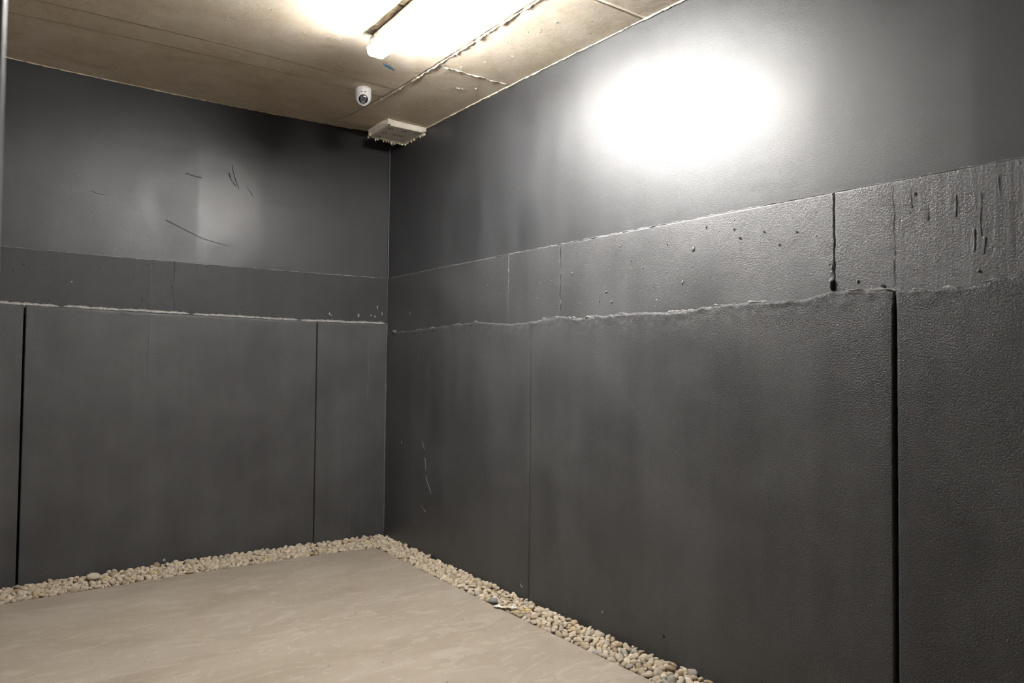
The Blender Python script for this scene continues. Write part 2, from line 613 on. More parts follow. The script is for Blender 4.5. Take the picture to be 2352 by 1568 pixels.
# lower render, three panels with open joints between them
lowgloss = lambda s, z: .47 + .06*fbm(s*2, z*2, 3)
def lowtexR(s, z, t):
    near = np.clip(1 - (t - z)/.22, 0, 1)
    return .55 + .25*fbm(s*3, z*3, 3) + 1.3*near*sstep(s, 2.4, 3.3)*(.6 + .6*fbm(s*5 + 9, z*5, 3)) + .55*sstep(s, 3.2, 4.2)
gap = lambda w, tp: (lambda z, zt: .0008 + w*np.sqrt(np.clip((zt - z - .004)/tp, 0, 1)) + .0006*vnoise(z*35, z*0 + 2))
wall_panel('render_panel', wallR, mapR, M_LOW, True, -.03, 1.968, .013, 1.62, .016, step=.012, zt=ledR, amp=.004, nsc=2.4, gloss=lowgloss,
           tex=lowtexR, rtop=.014, dtop=.016, rside=.004, gapR=gap(.0035, .05), seed=11, toprough=.005, depth=.028)
wall_panel('render_panel', wallR, mapR, M_LOW, True, 1.968, 4.088, .013, 1.62, .016, step=.010, zt=ledR, amp=.004, nsc=2.4, gloss=lowgloss,
           tex=lowtexR, rtop=.016, dtop=.016, rside=.007, gapL=gap(.0035, .05), gapR=gap(.0055, .12), seed=12, toprough=.007, depth=.028)
wall_panel('render_panel', wallR, mapR, M_LOW, True, 4.088, 6.5, .013, 1.62, .016, step=.014, zt=ledR, amp=.004, nsc=2.4, gloss=lowgloss,
           tex=lowtexR, rtop=.012, dtop=.014, rside=.012, gapL=gap(.0055, .12), seed=13, toprough=.006, depth=.028)
# plain far stretch behind the viewpoint
wall_panel('end_panel', wallR, mapR, M_UP, True, 6.5, 8.7, .013, 3.30, .008, step=.08, amp=.003, seed=21)

# beads, fins and knocks on the right wall
for s_, z0_, z1_, w_, h_ in ((2.228, 2.02, 1.64, .006, .0035), (1.723, 2.015, 1.67, .003, .0022), (2.548, 1.735, 1.67, .004, .003)):
    zz = np.linspace(z0_, z1_, 30)
    ribbon('joint_bead', mapR, [(s_ + .003*math.sin(z*31), z, .0065) for z in zz], w_, h_, M_BEAD, wallR, .6, .004, 1.1)
zz = np.linspace(1.65, 1.76, 14)
ribbon('mortar_lump', mapR, [(3.849, z, .007) for z in zz], .016, .008, M_BEAD, wallR, .8, .005, .9)
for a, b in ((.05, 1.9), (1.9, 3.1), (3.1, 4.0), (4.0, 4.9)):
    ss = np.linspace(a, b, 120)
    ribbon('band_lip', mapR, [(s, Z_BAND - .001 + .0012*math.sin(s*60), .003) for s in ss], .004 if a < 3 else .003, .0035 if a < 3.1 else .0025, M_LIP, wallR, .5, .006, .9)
for s_, z_, r_ in ((3.175, 1.891, .010), (3.112, 1.752, .007), (2.60, 1.742, .006), (2.70, 1.96, .005), (2.705, 1.945, .005), (2.33, 1.86, .005),
                   (2.86, 1.84, .006), (2.64, 1.69, .006), (3.95, 1.69, .006), (4.36, 1.69, .005), (2.95, 1.68, .005)):
    blob('mortar_lump', mapR, s_, z_, .007, r_, r_*1.1, .0035, M_TRIM, wallR)
for s_, z_, r_ in ((4.044, 1.664, .008), (3.112, 1.742, .004), (3.40, 1.95, .005), (3.43, 1.91, .005), (3.55, 1.92, .004), (3.02, 1.93, .004),
                   (2.52, 1.99, .003), (3.62, 1.86, .004), (3.70, 1.90, .004), (4.16, 1.97, .005), (2.78, 1.88, .004), (3.25, 1.98, .005)):
    blob('blow_hole', mapR, s_, z_, .0075, r_, r_*1.1, .0012, M_CORE, wallR, .2)
# vertical board marks and gouges
for s_, z0_, z1_, w_ in ((4.083, 2.01, 1.67, .003), (4.145, 2.0, 1.92, .004), (4.29, 1.95, 1.87, .006), (4.365, 1.95, 1.80, .004), (4.375, 1.80, 1.74, .007),
                         (4.345, 1.83, 1.75, .008), (4.42, 1.99, 1.93, .003), (4.20, 1.93, 1.87, .003)):
    ribbon('board_mark', mapR, [(s_ + .002*math.sin(z*50), z, .007) for z in np.linspace(z0_, z1_, 20)], w_*.7, .0006, M_TRIM, wallR, .6, .006, .8)
# mortar curls along the ledge
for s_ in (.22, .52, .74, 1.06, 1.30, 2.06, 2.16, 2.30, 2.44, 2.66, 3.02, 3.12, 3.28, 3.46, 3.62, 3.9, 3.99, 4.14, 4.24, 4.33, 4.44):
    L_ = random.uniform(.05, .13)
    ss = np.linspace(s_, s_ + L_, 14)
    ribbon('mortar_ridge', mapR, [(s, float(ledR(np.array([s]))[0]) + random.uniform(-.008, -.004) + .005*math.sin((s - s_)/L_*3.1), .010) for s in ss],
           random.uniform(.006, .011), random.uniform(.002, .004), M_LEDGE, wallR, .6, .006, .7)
# scuffs
sc = [[(.664, .83), (.672, .80), (.70, .77)], [(.700, .72), (.712, .68), (.716, .63)], [(.716, .60), (.744, .55), (.792, .495), (.806, .48)],
      [(.66, .38), (.69, .355), (.731, .349)], [(.322, .81), (.322, .77)], [(.40, 1.755), (.416, 1.728)], [(.62, .374), (.636, .36)]]
for p in sc:
    ribbon('scuff_mark', mapR, [(a, b, .0175 if b < 1.6 else .0075) for a, b in p], .010, .0012, M_SCUFF, wallR, .5, .01, .4)
for s_, z_ in ((1.895, .125), (1.905, .118), (2.598, .158), (3.014, .163)):
    blob('chip', mapR, s_, z_, .016, .006, .008, .002, M_CHIP if z_ != .163 else M_CORE, wallR)

# ------------------------------------------------------------------ back wall
wallB = wall_core('wall_back', mapB, -.05, 6.2, .013, 3.35, -.03, -.25)
tag(wallB, 'dark grey painted wall at the back with a pale edged ledge', kind='structure')
LED_B = np.array([[-.1, 1.681], [.005, 1.681], [.583, 1.679], [1.711, 1.695], [2.51, 1.704], [6, 1.72]])
ledB = lambda s: np.interp(s, LED_B[:, 0], LED_B[:, 1]) + .0022*fbm(s*20, s*0 + 2, 3)


def glossUB(s, z):
    g = .37 + .04*fbm(s*1.7 + 3, z*1.3, 3)
    lane = (s > .995) & (s < 1.41)
    return np.where(lane, g - .035, g + .03)


wall_panel('upper_panel', wallB, mapB, M_UPB, False, -.03, 5.4, Z_BAND - .01, 3.30, 0.0, step=.02, amp=.004, nsc=1.5, gloss=glossUB,
           tex=lambda s, z, t: np.full_like(s, .7), seed=31)
SB = [-.03, 1.556, 5.4]
for k in range(2):
    wall_panel('concrete_panel', wallB, mapB, M_BANDB, False, SB[k], SB[k+1], 1.64, Z_BAND, .006, step=.014, amp=.0016, nsc=3, gloss=lambda s, z: .52 + .05*fbm(s*3, z*3, 3),
               tex=lambda s, z, t: np.full_like(s, .6), rtop=.005, dtop=.008, rside=.0015, seed=35 + k)
lowtexB = lambda s, z, t: .45 + .2*fbm(s*3, z*3, 3) + .8*sstep(s, 2.1, 2.45)*np.clip(1 - (t - z)/.3, 0, 1)
lowglossB = lambda s, z: .50 + .06*fbm(s*2 + 5, z*2, 3)
for k, (a, b, gl_, gr_) in enumerate(((-.03, .567, None, .0028), (.567, 2.388, .0028, .0045), (2.388, 5.4, .0045, None))):
    wall_panel('render_panel', wallB, mapB, M_LOW, False, a, b, .013, 1.68, .024, step=.012 if k < 2 else .03, zt=ledB, amp=.004, nsc=2.2, gloss=lowglossB,
               tex=lowtexB, rtop=.022, dtop=.030, rside=.005, gapL=gap(gl_, .03) if gl_ else None, gapR=gap(gr_, .03) if gr_ else None,
               seed=41 + k, toprough=.003, depth=.028)
# worn ledge crest, its lit chamfer also put into the pale colour
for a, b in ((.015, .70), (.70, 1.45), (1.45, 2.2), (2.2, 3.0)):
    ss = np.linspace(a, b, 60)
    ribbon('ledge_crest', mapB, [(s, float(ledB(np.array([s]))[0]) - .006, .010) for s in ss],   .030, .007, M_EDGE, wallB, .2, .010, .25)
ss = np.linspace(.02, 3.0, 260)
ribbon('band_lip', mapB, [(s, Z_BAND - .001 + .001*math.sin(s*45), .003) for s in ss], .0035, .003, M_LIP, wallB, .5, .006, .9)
for s_, z0_, z1_, o_, w_ in ((1.556, 2.02, 1.71, .0065, .004), (1.708, 2.0, 1.70, .0065, .002), (1.706, 1.67, 1.25, .0255, .004), (.165, 1.64, 1.1, .0255, .004), (.30, .32, .10, .0255, .004)):
    ribbon('joint_bead', mapB, [(s_ + .002*math.sin(z*23), z, o_) for z in np.linspace(z0_, z1_, 24)], w_, .0018, M_BEAD, wallB, .5, .006, .8)
# chips and hairline cracks
for s_, z_, a, b in ((.47, 1.733, .006, .009), (.455, 1.723, .006, .005), (.241, 1.733, .007, .011), (.107, 1.729, .008, .009), (.088, 1.80, .004, .015), (.14, 1.735, .006, .006),
                     (.05, 1.752, .003, .016), (.245, 1.722, .005, .004), (2.15, 1.85, .006, .004), (1.58, .082, .008, .012)):
    blob('chip', mapB, s_, z_, .007 if z_ > 1.6 else .025, a, b, .0015, M_CHIP, wallB)
for p in ([(1.197, 2.735), (1.19, 2.70), (1.175, 2.65), (1.16, 2.61), (1.144, 2.575)], [(1.215, 2.68), (1.20, 2.63), (1.165, 2.59)], [(1.498, 2.627), (1.46, 2.618), (1.42, 2.616), (1.39, 2.612)],
          [(1.10, 2.595), (1.07, 2.57), (1.045, 2.535)], [(2.06, 2.43), (2.03, 2.415), (1.98, 2.412)], [(1.62, 2.30), (1.5, 2.25), (1.38, 2.20), (1.2, 2.165)]):
    ribbon('trowel_crease', mapB, [(a, b, .0035) for a, b in p], .004, .0006, M_TRIMD, wallB, .5, .008, .5)
# sealant bead down the inner corner
crn = ribbon('corner_bead', mapB, [(.004, z, .004) for z in np.linspace(3.06, 1.70, 120)], .012, .005, M_BEAD, wallB, .15, .012, .3)
ribbon('corner_bead', mapB, [(.020, z, .026) for z in np.linspace(1.66, .08, 140)], .012, .005, M_BEAD, wallB, .35, .012, .5)
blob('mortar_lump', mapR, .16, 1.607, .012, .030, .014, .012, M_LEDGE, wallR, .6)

# ------------------------------------------------------------------ side and front walls out of view
for nm, lo, hi, lb in (('wall_left', (-6.0, -9.0, .013), (-5.8, -1.15, 3.35), 'dark wall closing the far left side of the room'),
                       ('wall_front', (-6.0, -9.0, .013), (.6, -8.8, 3.35), 'dark wall behind the viewpoint')):
    bm = bmesh.new()
    add_box(bm, lo, hi)
    o = link(nm, bm_mesh(nm, bm), plain(nm + '_paint', (.055, .053, .052), .5, .5, .2, 3), None, False)
    tag(o, lb, kind='structure')

# near steel post at the left border of the picture
bm = bmesh.new()
add_box(bm, (-2.525, -4.285, FLOOR_Z), (-2.4232, -4.205, 3.12), .008, 3)
o = link('trim_1', bm_mesh('trim_1', bm), plain('grey_post_paint', (.30, .30, .32), .4, .5, .1, 5), None, True)
tag(o, 'grey upright post cut off by the left border, out of focus', kind='structure')

# ------------------------------------------------------------------ ceiling
bm = bmesh.new()
add_box(bm, (-6.0, -9.0, 3.19), (.7, .3, 3.4))
ceil = link('ceiling', bm_mesh('ceiling', bm), M_CEIL, None, False)
tag(ceil, 'tan board-marked concrete ceiling with joint lines', kind='structure')
xline = lambda y: -.505 - .012*y
yl1 = lambda x: -1.128 - .0818*(x + .558)
yl2 = lambda x: -.918 - .11*(x + .666)


def ceil_panel(fx0, fx1, fy0, fy1, dz, step=.05, seed=0, gapw=.003):
    """bounds are numbers or functions of the other coordinate"""
    F = lambda f: f if callable(f) else (lambda t: np.full_like(t, f))
    fx0, fx1, fy0, fy1 = map(F, (fx0, fx1, fy0, fy1))
    U = edged(0, 1, .02, .01, 3)
    Vv = edged(0, 1, .02, .01, 3)
    u, v = np.meshgrid(U, Vv, indexing='ij')
    # a few fixed-point rounds settle bounds that depend on each other
    x = np.zeros_like(u) - 1.0
    y = np.zeros_like(u) - 1.0
    for _ in range(8):
        a, b = fx0(y) + gapw, fx1(y) - gapw
        x = a + u*(b - a)
        a, b = fy0(x) + gapw, fy1(x) - gapw
        y = a + v*(b - a)
    z = ceil_z(x, y) + dz + .0012*fbm(x*2 + seed, y*2 + seed*2, 4)
    P = lambda A: np.pad(A, 1, mode='edge')
    x, y, z = P(x), P(y), P(z)
    for sl in ((0, slice(None)), (-1, slice(None)), (slice(None), 0), (slice(None), -1)):
        z[sl] = 3.20
    return link('ceiling_panel', grid_mesh('ceiling_panel', x, y, z, True), M_CEIL, ceil)


ceil_panel(-5.9, xline, -8.9, -2.10, 0.0, seed=1, gapw=.0015)
ceil_panel(-5.9, xline, -2.10, yl1, 0.0, seed=2, gapw=.0015)
ceil_panel(-5.9, xline, yl1, yl2, .0022, seed=3, gapw=.008)
ceil_panel(-5.9, xline, yl2, .12, .0044, seed=4, gapw=.006)
ceil_panel(xline, .55, -8.9, -2.69, .002, seed=5)
ceil_panel(xline, .55, -2.69, -1.62, .0, seed=6)
ceil_panel(xline, .55, -1.62, .12, .002, seed=7)


def fin(name, pts, width, height, mat, parent, jit=.5, rough=.8, seg=.008):
    """a ridge hanging from the ceiling along (x, y) points"""
    mp = lambda s, z, o: (s, z, float(ceil_z(np.array(s), np.array(z))) - o)
    return ribbon(name, mp, [(x, y, 0.0) for x, y in pts], width, height, mat, parent, jit, seg, rough)


for a, b in ((-.87, -1.3), (-1.3, -2.0), (-2.0, -2.9), (-2.9, -5.0)):
    fin('mortar_fin', [(float(xline(y)), y) for y in np.linspace(a, b, 50)], .010, .005, M_FIN, ceil)
fin('mortar_fin', [(x, -1.62 + .004*math.sin(x*40)) for x in np.linspace(-.44, -.02, 40)], .010, .004, M_FIN, ceil, .7, 1.2)
# pale uneven mortar line where ceiling meets the right wall
for a, b in ((.59, 1.5), (1.5, 2.6), (2.6, 5.0)):
    fin('mortar_seam', [(rwx(s) - .006, -s) for s in np.linspace(a, b, 90)], .012, .004, M_FIN, ceil, .4, .6)
fin('mortar_seam', [(-s, bwy(s) - .003) for s in np.linspace(.3, 2.6, 140)], .012, .003, M_CEIL, ceil, .4, .6)
M_BLUE = plain('blue_crayon', (.10, .30, .52), .8, .2, .25, 200)
M_TEAL = plain('teal_crayon', (.34, .42, .33), .8, .2, .2, 200)
fin('crayon_mark', [(-.735, -1.432), (-.69, -1.415), (-.635, -1.387)], .080, .0015, M_BLUE, ceil, .3, .2)
fin('crayon_mark', [(-.03, -1.86), (-.012, -1.88)], .03, .001, M_TEAL, ceil, .3, .2)
for x, y, r in ((-.214, -1.391, .016), (-.188, -1.40, .009), (-.13, -1.456, .008), (-.30, -1.82, .007), (-.22, -1.97, .012), (-.28, -2.42, .01), (-.15, -2.53, .009), (-.37, -1.68, .007)):
    fin('mortar_crumb', [(x - r, y), (x, y + .003), (x + r, y)], r*.9, .005, M_FIN if x > -.22 and y > -1.6 else M_CEIL, ceil, .6, .6, .004)

# ------------------------------------------------------------------ LED batten
M_DIFF = NT('lit_opal_diffuser')
M_DIFF.set(Base_Color=(.9, .9, .9), Roughness=.4)
M_DIFF.b.inputs['Emission Color'].default_value = (1.0, .985, .965, 1)
M_DIFF.b.inputs['Emission Strength'].default_value = LAMP_STRENGTH
M_DIFF2 = NT('lit_opal_diffuser_dim')
M_DIFF2.set(Base_Color=(.9, .9, .9), Roughness=.4)
M_DIFF2.b.inputs['Emission Color'].default_value = (1.0, .965, .92, 1)
M_DIFF2.b.inputs['Emission Strength'].default_value = LAMP2_STRENGTH
M_ENDCAP = NT('glowing_end_cap')
M_ENDCAP.set(Base_Color=(.9, .9, .9), Roughness=.4)
M_ENDCAP.b.inputs['Emission Color'].default_value = (1.0, .985, .965, 1)
M_ENDCAP.b.inputs['Emission Strength'].default_value = LAMP_STRENGTH*.18
M_HOUSE = plain('grey_polycarbonate', (.50, .50, .51), .45, .5)
M_CLIP = plain('clear_clip_plastic', (.70, .70, .70), .3, .5)


def batten(x, y0, y1, label, dm, rz=0.0):
    zc = float(ceil_z(np.array(x), np.array((y0 + y1)/2)))
    L = abs(y1 - y0)
    e = empty('led_batten', (x, (y0 + y1)/2, zc))
    tag(e, label, 'light', 'LED battens on the ceiling')
    h = L/2
    # housing: shallow tray against the ceiling
    bm = bmesh.new()
    prof = [(-.030, -.001), (.030, -.001), (.036, -.010), (.043, -.060), (-.043, -.060), (-.036, -.010)]
    add_loft(bm, [[(a*k, yy, b) for a, b in prof] for yy, k in ((-h + .006, .9), (-h + .016, 1), (h - .016, 1), (h - .006, .9))])
    o = link('housing', bm_mesh('housing', bm), M_HOUSE, e, False)
    # opal diffuser with chamfered lower corners, and sloped end caps
    prof = [(-.047, -.060), (-.048, -.074), (-.045, -.092), (-.032, -.104), (.032, -.104), (.045, -.092), (.048, -.074), (.047, -.060)]
    sec = lambda yy, k, zk: [(a*k, yy, -.060 + (b + .060)*zk) for a, b in prof]
    bm = bmesh.new()
    add_loft(bm, [sec(-h + .045, 1, 1), sec(h - .045, 1, 1)])
    o = link('diffuser', bm_mesh('diffuser', bm), dm.m, e, False)
    o['label'] = 'glowing white diffuser'
    for sy in (-1, 1):
        bm = bmesh.new()
        add_loft(bm, [sec(sy*(h - .0455), .998, .998), sec(sy*(h - .028), 1, 1), sec(sy*(h - .010), .95, .88), sec(sy*h, .82, .50)])
        link('end_cap', bm_mesh('end_cap', bm), M_ENDCAP.m, e, False)
    # rim between the two and snap clips
    bm = bmesh.new()
    add_box(bm, (-.0500, -h + .004, -.0625), (.0500, h - .004, -.0565), .002, 1)
    link('gasket_rim', bm_mesh('gasket_rim', bm), M_CLIP, e, False)
    for k in range(6):
        yy = -h + .08 + k*(L - .16)/5
        for sx in (-1, 1):
            bm = bmesh.new()
            add_box(bm, (sx*.0500 - .003, yy - .012, -.070), (sx*.0500 + .003, yy + .012, -.048), .0015, 1)
            link('clip', bm_mesh('clip', bm), M_CLIP, e, False)
    return e


batten(-.906, -1.715, -2.885, 'bright white LED batten light on the ceiling in front of the security camera', M_DIFF)
batten(-3.6, -4.1, -5.27, 'LED batten light on the ceiling left of the viewpoint, beyond the picture border', M_DIFF2)

# ------------------------------------------------------------------ turret security camera
M_WHITE = plain('white_camera_plastic', (.90, .89, .88), .35, .5)
M_BLACK = plain('black_gloss_plastic', (.012, .012, .013), .12, .6)
M_GLASS = plain('dark_lens_glass', (.09, .09, .11), .08, .7)
M_GREY = plain('grey_print', (.10, .11, .11), .6)


def turret(x, y):
    zc = float(ceil_z(np.array(x), np.array(y))) + .002
    d = np.array([CAM[0] - x, CAM[1] - y])
    rz = math.atan2(d[1], d[0])          # local +X looks down the room
    e = empty('security_camera', (x, y, zc), rz)
    tag(e, 'white turret security camera with a black lens face, on the ceiling by the corner', 'camera')
    e.scale = (.9, .9, .9)
    bm = bmesh.new()
    add_lathe(bm, [(.051, 0), (.054, -.004), (.0545, -.018), (.0543, -.045), (.0535, -.062), (.050, -.080), (.044, -.094), (.034, -.106), (.018, -.113), (.003, -.115)], 56)
    link('base', bm_mesh('base', bm), M_WHITE, e)
    # eyeball
    ax = Vector((math.cos(math.radians(-17)), 0, math.sin(math.radians(-17))))
    cen = Vector((.016, 0, -.080))
    M = Matrix.Translation(cen) @ ax.to_track_quat('Z', 'Y').to_matrix().to_4x4()
    R = .0435
    prof = [(R*math.sin(a), R*math.cos(a)) for a in np.linspace(math.radians(42), math.radians(176), 22)]
    bm = bmesh.new()
    add_lathe(bm, prof, 56, M)
    link('eyeball', bm_mesh('eyeball', bm), M_WHITE, e)
    r0, z0 = R*math.sin(math.radians(42)), R*math.cos(math.radians(42))
    bm = bmesh.new()
    add_lathe(bm, [(r0, z0 - .002), (r0 + .0012, z0 + .001), (r0 - .001, z0 + .0022), (r0*.6, z0 + .0028), (.0005, z0 + .003)], 48, M)
    f = link('lens_face', bm_mesh('lens_face', bm), M_BLACK, e)
    f['label'] = 'round black lens face'
    up = M.to_3x3() @ Vector((0, 1, 0))
    if up.z < 0:
        up = -up
    side = ax.cross(up)
    def plate(nm, du, dv, hu, hv, lift, mat, th=.0012, bev=.0):
        bm_ = bmesh.new()
        add_box(bm_, (-hu, -hv, 0), (hu, hv, th), bev, 2)
        Mt = Matrix.Translation(cen + ax*(z0 + lift) + side*du + up*dv) @ Matrix((side, up, ax)).transposed().to_4x4()
        bmesh.ops.transform(bm_, matrix=Mt, verts=bm_.verts)
        return link(nm, bm_mesh(nm, bm_), mat, f, False)
    plate('lens_window', 0, .002, .0175, .0145, .0026, plain('window_bezel', (.22, .22, .24), .3), .001, .0004)
    plate('lens_glass', 0, .002, .0155, .0125, .0032, M_GLASS, .001, .0004)
    plate('led_strip', 0, -.0195, .012, .0022, .0018, plain('led_strip', (.45, .43, .40), .4), .001, .0003)
    # collar around the ball opening
    bm = bmesh.new()
    ri = .046
    secs = []
    for k in range(49):
        a = 2*math.pi*k/48
        c = cen + (side*math.cos(a) + up*math.sin(a))*ri*.90 + ax*.0145
        n = (side*math.cos(a) + up*math.sin(a))
        secs.append([tuple(c + n*.002*math.cos(t) + ax*.002*math.sin(t)) for t in np.linspace(0, 2*math.pi, 6, endpoint=False)])
    add_loft(bm, secs, True, False)
    link('collar', bm_mesh('collar', bm), M_WHITE, e)
    # small printed mark above the ball: two facing wedges
    for sx in (-1, 1):
        bm = bmesh.new()
        xs = []
        for (a, b) in ((.0035, .0), (.0175, .0035), (.0150, -.0045), (.0055, -.0048)):
            ang = sx*a/.0545
            xs.append((math.cos(ang)*.0549, math.sin(ang)*.0549, -.040 + b))
        xo = [(p[0]*.985, p[1]*.985, p[2]) for p in xs]
        add_loft(bm, [xo, xs])
        link('printed_mark', bm_mesh('printed_mark', bm), M_GREY, e, False)


turret(-.655, -.992)

# ------------------------------------------------------------------ square cover plate in the ceiling corner
M_FOAM = plain('cream_foam', (.78, .70, .54), .9, .2, .18, 60)
M_FRAME = plain('cream_frame', (.88, .82, .70), .7, .3, .08, 20)
M_PLATE = plain('grey_board', (.80, .75, .68), .7, .3, .05, 30)


def cover():
    x0, x1, y0, y1, zb = -.304, -.003, -.597, -.268, 3.015
    e = empty('ceiling_cover', ((x0 + x1)/2, (y0 + y1)/2, 3.09))
    tag(e, 'square cream cover plate with ragged foam edge in the ceiling corner', 'cover plate')
    c = Vector(e.location)
    def put(nm, bm, mat, par=e, smooth=False, lab=None):
        bmesh.ops.translate(bm, verts=bm.verts, vec=-c)
        o = link(nm, bm_mesh(nm, bm), mat, par, smooth)
        if lab: o['label'] = lab
        return o
    zt = 3.068
    bm = bmesh.new()
    add_box(bm, (x0, y0, zb + .004), (x1, y1, zt), .004, 2)
    put('frame', bm, M_FRAME)
    bm = bmesh.new()
    add_box(bm, (x0 + .022, y0 + .022, zb - .002), (x1 - .022, y1 - .030, zb + .006), .001, 1)
    pl = put('board', bm, M_PLATE)
    # border strips under the frame, slightly proud
    for lo, hi in (((x0, y0, zb - .003), (x1, y0 + .022, zb + .01)), ((x0, y0, zb - .003), (x0 + .022, y1, zb + .01)),
                   ((x1 - .022, y0, zb - .003), (x1, y1, zb + .01)), ((x0, y1 - .030, zb - .003), (x1, y1, zb + .01))):
        bm = bmesh.new()
        add_box(bm, lo, hi, .003, 2)
        put('border_strip', bm, M_FRAME)
    dark = plain('dark_hole', (.03, .03, .03), .6)
    for hx, hy in ((-.250, -.535), (-.250, -.425), (-.252, -.330), (-.150, -.540), (-.050, -.545)):
        for sx in (-1, 1):
            bm = bmesh.new()
            add_lathe(bm, [(.0075, zb - .0030), (.0075, zb)], 12, Matrix.Translation((hx + sx*.010, hy - sx*.002, 0)))
            o = put('screw_hole', bm, dark, e)
    # faint oval stamp with unreadable print
    ink = plain('faded_ink', (.30, .285, .27), .8)
    bm = bmesh.new()
    secs = []
    for k in range(41):
        a = 2*math.pi*k/40
        cx, cy = -.150 + .052*math.cos(a), -.430 + .022*math.sin(a)
        n = Vector((math.cos(a), math.sin(a), 0))
        secs.append([tuple(Vector((cx, cy, zb - .0022)) + n*.0014*q + Vector((0, 0, r))) for q, r in ((-1, 0), (-1, -.0006), (1, -.0006), (1, 0))])
    add_loft(bm, secs, True, False)
    put('stamp_ring', bm, ink)
    for k in range(6):
        bm = bmesh.new()
        xx = -.185 + k*.0135
        add_box(bm, (xx, -.438, zb - .0028), (xx + .009, -.422 + .004*(k % 2), zb - .0018))
        put('stamp_print', bm, ink)
    # ragged foam squeezed out along the walls
    def foam(a, b, n, out):
        bm = bmesh.new()
        a, b, out = Vector(a), Vector(b), Vector(out)
        for k in range(n):
            p = a.lerp(b, (k + random.random())/n)
            r = random.uniform(.005, .010)
            long_ = random.uniform(1.2, 2.4) if random.random() < .35 else random.uniform(.7, 1.1)
            res = bmesh.ops.create_icosphere(bm, subdivisions=1, radius=1.0)
            for v in res['verts']:
                f = random.uniform(.75, 1.25)
                v.co = p + out*random.uniform(0, .004) + Vector((v.co.x*r*f, v.co.y*r*f, v.co.z*r*f*long_ - (long_ - 1)*r*.6))
        put('foam_edge', bm, M_FOAM, e, False, 'ragged cream foam')
    foam((x0 + .004, y1 + .003, zb + .006), (x1 - .006, y1 + .003, zb + .002), 60, (0, 1, 0))
    foam((x1 - .006, y1, zb + .002), (x1 - .006, y0 + .004, zb + .010), 64, (-.3, 0, 0))
    foam((x0 - .001, y1 - .05, zb + .012), (x0 + .004, y1, zb + .006), 9, (-1, 0, 0))


cover()

# ------------------------------------------------------------------ pebbles
def pebble_base(sub, k):
    bm = bmesh.new()
    bmesh.ops.create_icosphere(bm, subdivisions=sub, radius=1.0)
    V = np.array([v.co[:] for v in bm.verts])
    F = np.array([[v.index for v in f.verts] for f in bm.faces])
    bm.free()
    r = np.random.default_rng(100 + k)
    A = np.array([1.0, r.uniform(.62, .90), r.uniform(.50, .72)])
    f = np.ones(len(V))
    for _ in range(5):                      # a few soft dents and bulges
        d = r.normal(size=3)
        d /= np.linalg.norm(d)
        f += r.uniform(-.16, .16)*np.clip(V @ d, 0, 1)**2
    d = r.normal(size=3)
    f += .10*np.sin(V @ d*2.2 + r.uniform(0, 6))
    return V*f[:, None]*A, F


NVAR = 16
LOWP = [pebble_base(2, k) for k in range(NVAR)]
HIGHP = [pebble_base(3, k) for k in range(NVAR)]


def scatter():
    """drop stones one by one into the two strips; each comes to rest on the ones below"""
    cell = .06
    grid = {}
    out = []
    rr = random.Random(3)
    def drop(x, y, a, top, bed=.010):
        rad = a*.80
        fl = .62
        z = bed + rad*fl
        cx, cy = int(math.floor(x/cell)), int(math.floor(y/cell))
        for i in (-1, 0, 1):
            for j in (-1, 0, 1):
                for (px, py, pz, pr) in grid.get((cx + i, cy + j), ()):
                    d2 = (px - x)**2 + (py - y)**2
                    m = (pr + rad)*.90
                    if d2 < m*m:
                        z = max(z, pz + fl*math.sqrt(m*m - d2))
        if z > top:
            return
        grid.setdefault((cx, cy), []).append((x, y, z, rad))
        out.append((x, y, z, a))
    for rnd_, (amin, amax, tries) in enumerate(((.019, .030, 9000), (.014, .022, 24000), (.010, .014, 6000))):
        for _ in range(tries):
            a = rr.triangular(amin, amax, amin + (amax - amin)*.35)
            L1, L2 = 2.75*.30, 3.75*.19
            if rr.random() < L1/(L1 + L2):
                s = rr.uniform(-.02 + a, 2.75)
                o = rr.uniform(a*.8 + .022, STRIP_B - a*.62)
                if s < STRIP_R*.0 + .02: continue
                x, y = -s, bwy(s) - o
            else:
                s = rr.uniform(.03, 3.75)
                o = rr.uniform(a*.8 + .014, STRIP_R - a*.62)
                if s < STRIP_B and False: continue
                x, y = rwx(s) - o, -s
            near = max(0, 1 - o/.12)
            drop(x, y, a, .046 + .012*near + rr.uniform(-.006, .010))
    return out


peb = scatter()
# single stones the photograph shows as special: x, y, z, half length, kind
peb_special = [(-1.95, -.115, .075, .040, 'big'), (-.172, -1.767, .064, .026, 'grey_blue')]
keep = []
for p in peb:
    if all((p[0] - q_[0])**2 + (p[1] - q_[1])**2 > (q_[3]*.9)**2 or p[2] < q_[2] - .03 for q_ in peb_special):
        keep.append(p)
peb = keep
N = len(peb)
P = np.array(peb)
rot = []
rr = random.Random(5)
for k in range(N):
    rot.append((rr.gauss(0, .42), rr.gauss(0, .42), rr.uniform(0, 2*math.pi)))
var = [rr.randrange(NVAR) for _ in range(N)]
cls = [rr.choices(('cream', 'tan', 'yellow', 'grey'), (.66, .25, .05, .04))[0] for _ in range(N)]

